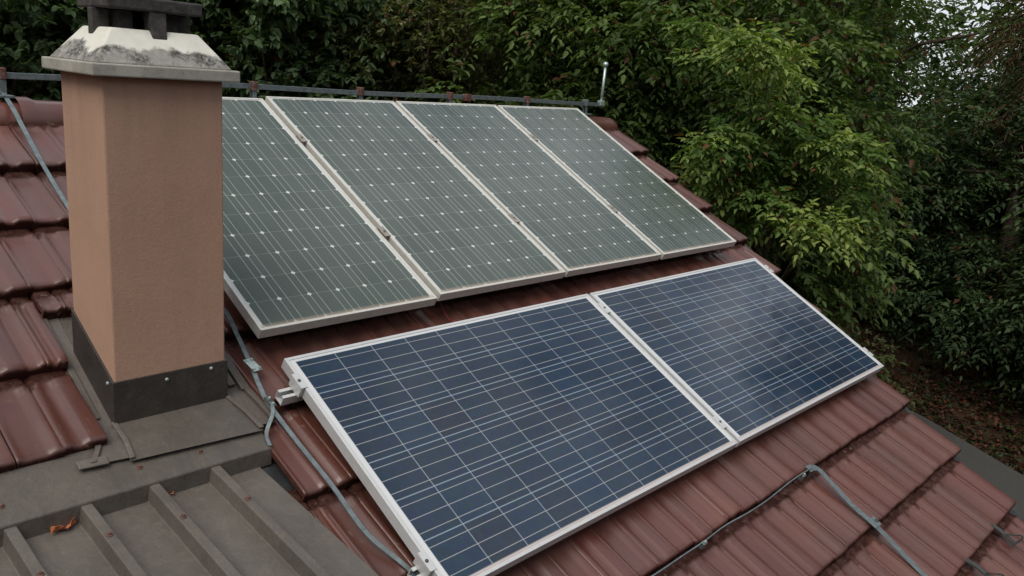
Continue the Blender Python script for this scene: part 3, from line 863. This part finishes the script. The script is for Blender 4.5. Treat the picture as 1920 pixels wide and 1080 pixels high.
# ------------------------------------------------------------------ lightning protection
ln = empty('ridge_conductor', (0, 1.612, .80)); tag(ln, 'grey steel rail on rusty holders above the ridge, ending in an upright ball tipped rod', 'lightning conductor')
RYD = 1.612
rod = []
for i in range(60):
    x = -3.2 + (3.69 + 3.2) * i / 59; sag = .004 * math.sin(x * 3.1)
    rod.append((x, RYD, .823 + sag - .0028 * (x - .8)))
MB().strip([(x, y - .003, z) for x, y, z in rod], (0, 0, 1), (0, 1, 0), .026, .006).build('rail', GALV, ln, bevel=.0015)
for uh, ty in ((-1.35, 1), (-.333, 1), (.81, 1), (1.475, 1), (2.16, 1), (2.306, 2), (2.875, 1), (3.517, 0)):
    z = .823 - .0028 * (uh - .8)
    if ty != 2:
        m = MB(); m.box((uh - .011, RYD - .016, .745), (uh + .011, RYD - .012, z - .008)); m.box((uh - .011, RYD + .012, .745), (uh + .011, RYD + .016, z - .008)); m.box((uh - .03, RYD - .05, .735), (uh + .03, RYD + .05, .7448))
        ho = m.build('holder', GALV, ln, bevel=.001)
        c = MB(); c.box((uh - .013, RYD - .022, z - .019), (uh + .013, RYD + .022, z + .028)); c.build('holder_cap', RUST if ty else GALV, ho, bevel=.004)
    else:
        MB().box((uh - .024, RYD - .02, z - .022), (uh + .024, RYD + .02, z + .022)).build('rail_joint', RUST, ln, bevel=.004)
at_ = MB().tube([(3.704, RYD, .800), (3.708, RYD, .94), (3.713, RYD, 1.088)], [.0110, .0105, .0100], 10)
ao = at_.build('air_terminal', BRIGHT, ln, smooth=True)
MB().ball((3.713, RYD, 1.105), .021).build('ball_tip', BRIGHT, ao, smooth=True)
MB().box((3.68, RYD - .018, .802), (3.728, RYD + .018, .842)).build('rod_clamp', BRIGHT, ln, bevel=.004)

N_ = ROOFM @ Vector((0, 0, 1))
def smooth_pts(P, k=6):
    out = []
    for i in range(len(P) - 1):
        p0 = P[max(i - 1, 0)]; a = P[i]; b = P[i + 1]; p3 = P[min(i + 2, len(P) - 1)]
        for j in range(k):
            t = j / k
            out.append(tuple(.5 * ((2 * a[c]) + (-p0[c] + b[c]) * t + (2 * p0[c] - 5 * a[c] + 4 * b[c] - p3[c]) * t * t + (-p0[c] + 3 * a[c] - 3 * b[c] + p3[c]) * t ** 3) for c in range(3)))
    out.append(tuple(P[-1])); return out
def strap_mb(P, wid, th, up=None):
    P = [W(*q) for q in smooth_pts(P)]
    wv, nv = [], []
    for i in range(len(P)):
        t = (P[min(i + 1, len(P) - 1)] - P[max(i - 1, 0)]).normalized(); a = t.cross(up or N_).normalized(); wv.append(a); nv.append(a.cross(t).normalized())
    m = MB(); m.strip(P, wv, nv, wid, th); return m
s1 = empty('down_conductor', W(-.335, 1.5, -.08)); tag(s1, 'thin steel strap from the ridge down the tiles, passing behind and right of the chimney', 'lightning conductor')
top_p = [(-.345, 1.865, -.015), (-.338, 1.80, -.052), (-.334, 1.70, -.060), (-.332, 1.62, -.064), (-.332, 1.547, -.072), (-.337, 1.314, -.080), (-.338, 1.04, -.082), (-.325, .80, -.08), (-.22, .62, -.08), (-.10, .48, -.078), (-.04, .345, -.070), (-.054, .204, -.070), (-.080, .048, -.066), (-.097, -.038, -.064), (-.106, -.124, -.064), (-.091, -.298, -.072), (-.080, -.483, -.066), (-.066, -.681, -.075), (-.014, -.862, -.072), (-.012, -1.05, -.09)]
strap_mb(top_p[:6], .018, .003).build('upper_strap', GALV, s1)
strap_mb(top_p[5:], .016, .003).build('lower_strap', GALV, s1)
for (u, v, n, r) in ((-.082, .048, -.062, 0), (-.103, -.122, -.060, 1)):
    c = MB()
    if r == 0:
        c.strip([W(u - .002, v + .030, n + .004), W(u + .010, v - .030, n + .004)], (1, .15, 0), N_, .034, .004)
        bs = ((.010, .022), (.018, -.022), (-.010, .020), (-.004, -.022))
    else:
        c.strip([W(u, v + .022, n), W(u + .004, v - .022, n)], (1, 0, 0), N_, .022, .006); bs = ((.003, .012), (.003, -.014))
    co = c.build('cross_clamp', BRIGHT if r == 0 else HOOKM, s1, bevel=.001)
    for du, dv in bs: MB().disc(W(u + du, v + dv, n + .006), N_, .0065, .008, 6).build('clamp_bolt', BRIGHT, co)
# link strap from the clamp to the metal roof flashing
strap_mb([(-.104, -.120, -.058), (-.108, -.145, -.050), (-.122, -.175, -.062), (-.145, -.200, -.080), (-.158, -.222, -.0945), (-.166, -.262, -.0945)], .012, .002).build('bonding_strap', GALV, s1)

s2 = empty('roof_conductor', W(1.5, -1.23, -.08)); tag(s2, 'grey conductor strap lying along a tile lap on the lower roof, then turning downslope', 'lightning conductor')
P = [(.45, -1.235, -.074), (.62, -1.23, -.080), (.788, -1.234, -.070), (.93, -1.231, -.078), (1.086, -1.232, -.068), (1.26, -1.224, -.078), (1.425, -1.233, -.068), (1.607, -1.230, -.078), (1.80, -1.222, -.066), (1.938, -1.222, -.060), (2.015, -1.222, -.064)]
strap_mb(P, .004, .016).build('lap_strap', GALV, s2)
P2 = [(1.99, -1.218, -.058), (2.03, -1.222, -.060), (2.064, -1.245, -.064), (2.070, -1.32, -.072), (2.066, -1.441, -.078), (2.062, -1.574, -.070), (2.066, -1.723, -.080), (2.062, -1.847, -.082), (2.060, -1.95, -.072), (2.060, -2.30, -.08)]
strap_mb(P2, .033, .003).build('slope_strap', GALV, s2)
for u, v in ((1.09, -1.236), (1.93, -1.228)):
    c = MB(); c.strip([W(u - .013, v, -.085), W(u + .013, v, -.085)], ROOFM @ Vector((0, 1, 0)), N_, .016, .030)
    co = c.build('strap_clip', GALV, s2, bevel=.002); MB().disc(W(u, v, -.054), N_, .006, .008, 6).build('clip_bolt', BRIGHT, co)
c = MB(); c.strip([W(2.035, -1.550, -.066), W(2.098, -1.552, -.066)], ROOFM @ Vector((0, 1, 0)), N_, .046, .006)
co = c.build('connector_plate', GALV, s2, bevel=.002)
MB().disc(W(2.085, -1.552, -.059), N_, .008, .008, 6).build('clip_bolt', HOOKM, co)
# snow guard hooks near the verge
def snow_hook(u, v, lab):
    r = empty('snow_hook', W(u, v, -.10)); tag(r, lab, 'snow guard', 'snow guard hooks on the lower tiles')
    strap_mb([(u, v + .05, -.100), (u + .003, v - .02, -.078), (u + .006, v - .12, -.078)], .030, .006).build('hook_bar', HOOKM, r)
    m = MB(); a = W(u + .006, v - .118, -.082)
    m.strip([a, W(u + .010, v - .125, -.040), W(u + .012, v - .118, -.028)], (1, 0, 0), ROOFM @ Vector((0, 1, 0)), .028, .006)
    m.strip([W(u + .012, v - .118, -.028), W(u + .012, v - .108, -.028), W(u + .004, v - .05, -.086)], (1, 0, 0), N_, .009, .006)
    m.build('hook_loop', HOOKM, r)
    return r
snow_hook(2.855, -1.895, 'dark wire snow guard hook on the lower tiles, the one nearer the roof verge')
snow_hook(2.425, -1.925, 'dark wire snow guard hook on the lower tiles, the one nearer the steel strap')

# ------------------------------------------------------------------ vegetation
rng = np.random.default_rng(11)
def nrmz(a): return a / (np.linalg.norm(a, axis=-1, keepdims=True) + 1e-9)
def leaf_arrays(pos, d, up, size, wid, r1, r2, rich):
    """pos,d,up (N,3)"""
    s = nrmz(np.cross(d, up)); n = np.cross(s, d)
    if rich:
        T = [(0, 0, 0), (.30, .5, .10), (.72, .36, .02), (1, 0, -.14), (.72, -.36, .02), (.30, -.5, .10)]; F = [(0, 1, 2, 3), (0, 3, 4, 5)]
    else:
        T = [(0, 0, 0), (.42, .5, .08), (1, 0, -.10), (.42, -.5, .08)]; F = [(0, 1, 2, 3)]
    N = len(pos); k = len(T)
    V = np.empty((N, k, 3), np.float32)
    for i, (a, b, c) in enumerate(T):
        V[:, i] = pos + d * (a * size)[:, None] + s * (b * size * wid)[:, None] + n * (c * size)[:, None]
    F = (np.array(F)[None] + (np.arange(N) * k)[:, None, None]).reshape(-1, 4)
    return V.reshape(-1, 3), F, np.repeat(r1, k), np.repeat(r2, k)
def quad_mesh(name, V, F, A, mat):
    me = bpy.data.meshes.new(name)
    me.vertices.add(len(V)); me.vertices.foreach_set('co', V.astype(np.float32).ravel())
    me.loops.add(F.size); me.loops.foreach_set('vertex_index', F.astype(np.int32).ravel())
    me.polygons.add(len(F)); me.polygons.foreach_set('loop_start', np.arange(len(F), dtype=np.int32) * 4)
    try: me.polygons.foreach_set('loop_total', np.full(len(F), 4, np.int32))
    except Exception: pass
    me.update(calc_edges=True)
    for k, v in A.items():
        at = me.attributes.new(k, 'FLOAT', 'POINT'); at.data.foreach_set('value', v.astype(np.float32))
    me.materials.append(mat); return me
def sprays(C, Rr, n_per, K, Ls, leaf, wid, droop, flat, rich, clrnd, style='pinnate'):
    """C (M,3) clump centres, Rr (M,) radii -> leaf mesh arrays"""
    M = len(C); S = M * n_per
    ci = np.repeat(np.arange(M), n_per)
    dr = rng.normal(size=(S, 3)); dr[:, 2] = dr[:, 2] * .8 + .35; dr = nrmz(dr)
    rr_ = Rr[ci] * (.45 + .55 * rng.random(S) ** .5)
    off = dr * rr_[:, None]; off[:, 2] *= flat
    P0 = C[ci] + off
    sd_ = nrmz(dr * np.array([1, 1, .45]) + rng.normal(size=(S, 3)) * .35 + np.array([0, 0, -droop * .4]))
    Lr = Ls * (.7 + .6 * rng.random(S))
    P, Dv, Uv, Sz, R1, R2 = [], [], [], [], [], []
    side0 = nrmz(np.cross(sd_, np.array([0, 0, 1.]))); upv = np.cross(side0, sd_)
    srnd = np.clip(clrnd[ci] + rng.normal(0, .13, S), 0, 1)
    for k in range(K):
        t = (k + .5) / K if style == 'pinnate' else .55 + .45 * rng.random(S)
        tt = t if style == 'pinnate' else t
        pos = P0 + sd_ * (Lr * tt)[:, None] - np.array([0, 0, 1.]) * (droop * Lr * tt * tt * .6)[:, None]
        sg = 1 if k % 2 else -1
        if style == 'pinnate':
            last = k == K - 1
            dv = nrmz(sd_ * (1.0 if last else .55) + side0 * (0 if last else sg * .9) - np.array([0, 0, 1.]) * (droop * .55) + rng.normal(size=(S, 3)) * .12)
        else:
            a = rng.random(S) * 2 * np.pi
            dv = nrmz(sd_ * .5 + side0 * np.cos(a)[:, None] + upv * np.sin(a)[:, None] * .5 - np.array([0, 0, 1.]) * (droop * .5) + rng.normal(size=(S, 3)) * .2)
        uv_ = nrmz(np.array([0, 0, 1.]) + rng.normal(size=(S, 3)) * .32)
        P.append(pos); Dv.append(dv); Uv.append(uv_); Sz.append(leaf * (.50 + .85 * rng.random(S)) * (1 - .25 * abs((k + .5) / K - .5)))
        R1.append(np.clip(srnd + rng.normal(0, .05, S), 0, 1)); R2.append(rng.random(S))
    return leaf_arrays(np.concatenate(P), np.concatenate(Dv), np.concatenate(Uv), np.concatenate(Sz), wid, np.concatenate(R1), np.concatenate(R2), rich)
def clumps(center, radii, M, rc, inner=.25, vary=.3, zbias=0):
    d = nrmz(rng.normal(size=(M, 3))); r = (inner + (1 - inner) * rng.random(M) ** .45)
    C = d * r[:, None]
    # uneven outline
    ph = np.arctan2(d[:, 1], d[:, 0]); bump = 1 + .16 * np.sin(3 * ph + d[:, 2] * 4) + .10 * np.sin(7 * ph - d[:, 2] * 3)
    C = C * bump[:, None] * np.array(radii) + np.array(center)
    R_ = rc * (1 - vary + 2 * vary * rng.random(M)); cl = np.clip(.5 + rng.normal(0, .22, M) + .15 * d[:, 2], 0, 1)
    return C, R_, cl
LEAF = {
 'maple': m_leaf('dark_blue_green_leaves', [(0, (.050, .088, .036)), (.5, (.092, .146, .066)), (1, (.140, .204, .104))], bf=.01, trans=.32),
 'oak': m_leaf('olive_leaves', [(0, (.060, .070, .028)), (.5, (.110, .120, .050)), (1, (.175, .185, .085))], bf=.05, trans=.32),
 'ash': m_leaf('mid_green_leaves', [(0, (.050, .080, .024)), (.5, (.092, .140, .042)), (1, (.140, .195, .062))], brown=(.085, .042, .022), bf=.05, trans=.36),
 'robinia': m_leaf('yellow_green_leaves', [(0, (.040, .080, .022)), (.45, (.075, .130, .034)), (.7, (.105, .165, .042)), (1, (.25, .30, .085))], brown=(.11, .05, .02), bf=.025, trans=.35),
 'dark': m_leaf('deep_green_foliage', [(0, (.028, .050, .022)), (.5, (.050, .082, .034)), (1, (.082, .122, .052))], bf=.02, trans=.28),
 'pine': m_leaf('brownish_needles', [(0, (.030, .024, .012)), (.5, (.085, .060, .034)), (1, (.12, .105, .05))], brown=(.11, .06, .03), bf=.2, trans=.1),
}
STY = {  # leaflets per spray, spray length, leaf size, width ratio, droop, flatten, style
 'maple': (8, .20, .112, .62, .5, .75, 'whorl'),
 'oak': (8, .15, .078, .55, .2, .8, 'whorl'),
 'ash': (9, .34, .105, .46, .5, .7, 'pinnate'),
 'robinia': (8, .19, .078, .46, .50, .75, 'pinnate'),
 'dark': (9, .36, .10, .40, .45, .45, 'pinnate'),
 'pine': (12, .34, .09, .10, .9, .8, 'pinnate'),
}
def tree(name, kind, base, trunk_top, center, radii, M, rc, nper, label, cat='tree', group=None, scale=1.0, rich=True, lean=(0, 0), tr=.16, extra=None, tone=0, mat=None):
    bx, by = base; bz = terrain_z(bx, by) - .1
    root = empty(name, (bx, by, bz + .1)); tag(root, label, cat, group)
    K, Ls, lf, wd, dp, fl_, st = STY[kind]
    C, R_, cl = clumps(center, radii, M, rc)
    az = np.degrees(np.arctan2(C[:, 1] + 2.4, C[:, 0] + 1.5)); dd = np.hypot(C[:, 0] + 1.5, C[:, 1] + 2.4); el = np.degrees(np.arctan2(C[:, 2] - 1 + R_ * .8, dd))
    thin = (dd > 9) & (az > 13.8) & (az < 20.8) & (el > .2 + 5 * abs(az - 17.2) / 10) & (rng.random(len(C)) < .66)
    C, R_, cl = C[~thin], R_[~thin], cl[~thin]
    if extra is not None:
        E_ = np.array(extra, float); C = np.concatenate([C, E_[:, :3]]); R_ = np.concatenate([R_, E_[:, 3]]); cl = np.concatenate([cl, np.clip(.55 + rng.normal(0, .15, len(E_)), 0, 1)])
    cl = np.clip(cl + tone, 0, 1)
    V, F, a, b = sprays(C, R_, nper, K, Ls * scale, lf * scale, wd, dp, fl_, rich, cl, st)
    org = np.array(PW(root).translation)
    me = quad_mesh('crown', V - org, F, {'rnd': a, 'rnd2': b}, mat or LEAF[kind])
    o = bpy.data.objects.new('crown', me); COL.objects.link(o); o.parent = root
    t = MB(); c = Vector(center); top_z = trunk_top
    p0 = Vector((bx, by, bz)); p3 = Vector((c.x, c.y, top_z))
    pts = [p0.lerp(p3, i / 7) + Vector((math.sin(i * 1.3 + bx) * .06 * i / 3, math.cos(i * 1.1 + by) * .06 * i / 3, 0)) for i in range(8)]
    t.tube(pts, [tr * (1.15 - .12 * i) for i in range(8)], 9)
    idx = rng.choice(len(C), min(len(C), 22), replace=False)
    for j in idx:
        q = Vector(C[j]); f = .35 + .5 * random.Random(int(j)).random(); s_ = p0.lerp(p3, min(.98, max(.3, f)))
        if q.z < s_.z - .5: s_ = p0.lerp(p3, max(.3, min(.95, (q.z - .4 - p0.z) / max(.1, (p3.z - p0.z)))))
        mid = s_.lerp(q, .5) + Vector((0, 0, .12 * (q - s_).length))
        t.tube([s_, s_.lerp(mid, .6), mid, q], [tr * .35, tr * .24, tr * .15, tr * .05], 6)
    t.build('trunk', BARK, root, smooth=True)
    return root
G1 = 'trees standing close behind the roof'
tree('maple_tree', 'maple', (1.6, 9.6), 3.2, (1.5, 9.0, 1.4), (2.1, 1.7, 2.6), 95, .55, 46, 'dark green tree behind the ridge at the far left, left of the chimney', group=G1)
tree('maple_tree', 'maple', (3.4, 10.0), 3.2, (3.4, 9.6, 1.6), (1.7, 1.6, 2.4), 70, .55, 42, 'dark green tree directly behind the chimney cap', group=G1, tone=-.15)
tree('maple_tree', 'maple', (5.1, 8.4), 3.4, (5.0, 7.9, 1.5), (1.6, 1.5, 2.3), 95, .5, 50, 'blue green broad leaved tree just right of the chimney cap', group=G1, tone=.12)
tree('oak_tree', 'oak', (6.6, 7.0), 3.4, (6.5, 6.6, 1.5), (1.5, 1.5, 2.2), 90, .42, 60, 'olive green oak behind the middle of the ridge rail', group=G1)
tree('ash_tree', 'ash', (7.3, 4.6), 3.6, (7.0, 4.1, .9), (1.6, 1.6, 2.7), 95, .5, 46, 'mid green tree with brown seed clusters behind the upright lightning rod', group=G1)
top_ = [(5.52, 2.0, 1.51), (5.64, 1.8, 1.38), (4.97, 1.17, 1.37), (5.08, 1.03, 1.32), (5.8, 1.26, 1.21), (5.4, 1.78, 1.25)]
mid_ = [(5.55, 1.38, .74), (5.33, 1.02, .82), (5.7, .94, .7), (5.81, .69, .63), (5.85, .53, .49), (5.01, 1.31, .56), (5.19, 1.55, .42), (5.33, 1.21, .41), (5.75, 1.11, .39), (6.14, .91, .26), (6.18, .7, .12), (5.34, 1.5, .23), (5.38, 1.24, .1), (5.31, .98, .05)]
low_ = [(5.2, .67, -.05), (5.3, .43, -.1), (5.77, .42, -.24), (5.43, .83, -.33), (5.61, .6, -.45), (6.15, .61, -.64)]
ex = [(x + .1, y + .02, z, .17) for x, y, z in top_] + [(x + .1, y + .02, z, .20) for x, y, z in mid_] + [(x + .2, y + .05, z, .15) for x, y, z in low_[:2]]
tree('robinia_tree', 'robinia', (6.9, 1.9), .6, (6.2, 1.5, .45), (.5, .5, .8), 4, .2, 50, 'bright yellow green tree beyond the roof verge, the lightest foliage in view', group=G1, extra=ex, tr=.06, tone=.12)
tree('ash_tree', 'ash', (8.4, 2.4), 1.8, (7.7, 2.4, .5), (1.3, 1.2, 1.8), 60, .42, 40, 'mid green tree right behind the bright yellow green one', group=G1, tone=-.25)
tree('ash_tree', 'ash', (8.1, 2.9), 1.0, (7.9, 2.5, -1.0), (1.5, 1.4, 1.7), 75, .48, 44, 'mid green drooping tree below the yellow green one, beyond the roof verge', group=G1, tone=.05)
tree('ash_tree', 'ash', (10.2, 3.0), 4.4, (9.9, 2.6, 2.0), (2.3, 2.0, 2.2), 70, .5, 40, 'tall dark green tree behind the yellow green one, beside the bright sky gap', group=G1, tone=-.12)
tree('pine_tree', 'pine', (11.4, -2.9), 4.4, (9.5, -.7, 2.3), (1.4, 1.2, 2.0), 46, .5, 40, 'brownish drooping pine at the right edge', group=G1, tr=.13)
tree('shrub', 'oak', (10.9, 2.1), -3.2, (10.9, 2.1, -3.6), (.8, .8, .85), 28, .34, 50, 'olive green shrub beyond the verge at the corner of the right blue panel', cat='shrub', tr=.04, tone=.15)
tree('yew_tree', 'dark', (13.2, 5.2), 2.0, (12.9, 4.6, -.6), (1.9, 1.8, 3.2), 70, .6, 40, 'dark green tree standing between the mid green tree and the road', scale=1.15)
G2 = 'trees of the dark wood across the road'
L2 = ['deep green tree of the wood across the road, behind the brownish pine', 'deep green tree across the road, left of the asphalt bend', 'deep green tree with low boughs across the road, at the right edge']
for i, (bx, by, cz, R3, n_, lb_) in enumerate(((20.2, 2.2, -.6, (2.9, 2.8, 4.6), 120, L2[0]), (20.6, 7.0, -.6, (3.0, 3.0, 5.0), 100, L2[1]), (18.0, -1.2, -2.2, (2.2, 2.0, 3.0), 80, L2[2]))):
    tree('fir_tree', 'dark', (bx, by), cz + R3[2] * .8, (bx, by, cz), R3, n_, .85, 40, lb_, group=G2, scale=1.7, rich=False, tr=.25, tone=[-.05, 0, .12][i])
# second row behind, taller
G3 = 'tall trees of the second row behind the house'
L3 = ['second row dark tree behind the chimney side', 'second row tree behind the olive oak', 'second row tree behind the seed laden mid green tree',
      'second row tree behind the yellow green tree', 'second row tree at the far left edge', 'second row tree seen between the maples']
for i, (bx, by, kd, cz) in enumerate(((7.5, 14.5, 'dark', 2.5), (10.5, 11.0, 'oak', 2.5), (12.5, 8.0, 'dark', 2.2), (14.5, 10.5, 'dark', 3.0), (1.5, 15.0, 'dark', 2.5), (4.6, 15.5, 'maple', 2.4))):
    tree('forest_tree', kd, (bx, by), cz + 2.5, (bx, by, cz), (2.7, 2.5, 4.2), 95, .75, 40, L3[i], group=G3, scale=1.5, rich=False, tr=.22, tone=-.1)
# far wood: one mass on the rising bank
def far_wood():
    Cs, Rs, cl = [], [], []
    for i in range(1350):
        az = rad(rng.uniform(-14, 165)); d = rng.uniform(23, 34)
        x, y = -1.5 + d * math.cos(az), -2.4 + d * math.sin(az)
        z = terrain_z(x, y) + rng.uniform(.2, 9.5) * (.10 if 13.5 < math.degrees(az) < 21 else 1)
        Cs.append((x, y, z)); Rs.append(rng.uniform(.9, 1.7)); cl.append(np.clip(rng.normal(.45, .25), 0, 1))
    V, F, a, b = sprays(np.array(Cs), np.array(Rs), 42, 4, .6, .38, .5, .4, .8, False, np.array(cl), 'whorl')
    me = quad_mesh('far_wood', V, F, {'rnd': a, 'rnd2': b}, LEAF['dark'])
    o = bpy.data.objects.new('far_wood', me); COL.objects.link(o)
    tag(o, 'dark mass of woodland on the bank behind the trees', 'woodland', kind='stuff')
far_wood()
# undergrowth and leaf litter beside the road
def undergrowth():
    n = 5200
    pts = []
    while len(pts) < n:
        t = rng.uniform(0, 6.9); i = int(t); f = t - i
        a, b = RP[i], RP[i + 1]; d = Vector((b[0] - a[0], b[1] - a[1])).normalized(); o = rng.uniform(-4.2, -.05) if rng.random() < .75 else rng.uniform(3.45, 6)
        x = a[0] + (b[0] - a[0]) * f - d.y * o; y = a[1] + (b[1] - a[1]) * f + d.x * o
        pts.append((x, y, terrain_z(x, y) + .03))
    P = np.array(pts); r = rng.random(n)
    V, F, a, b = sprays(P, np.full(n, .16), 3, 4, .14, .11, .5, .2, .5, False, r, 'whorl')
    m = m_leaf('roadside_growth', [(0, (.055, .024, .013)), (.35, (.040, .022, .012)), (.5, (.024, .034, .012)), (1, (.040, .062, .020))], bf=.25, trans=.1)
    o = bpy.data.objects.new('undergrowth', quad_mesh('undergrowth', V, F, {'rnd': a, 'rnd2': b}, m)); COL.objects.link(o)
    tag(o, 'low weeds and fallen brown leaves along the road edge', 'undergrowth', kind='stuff')
undergrowth()
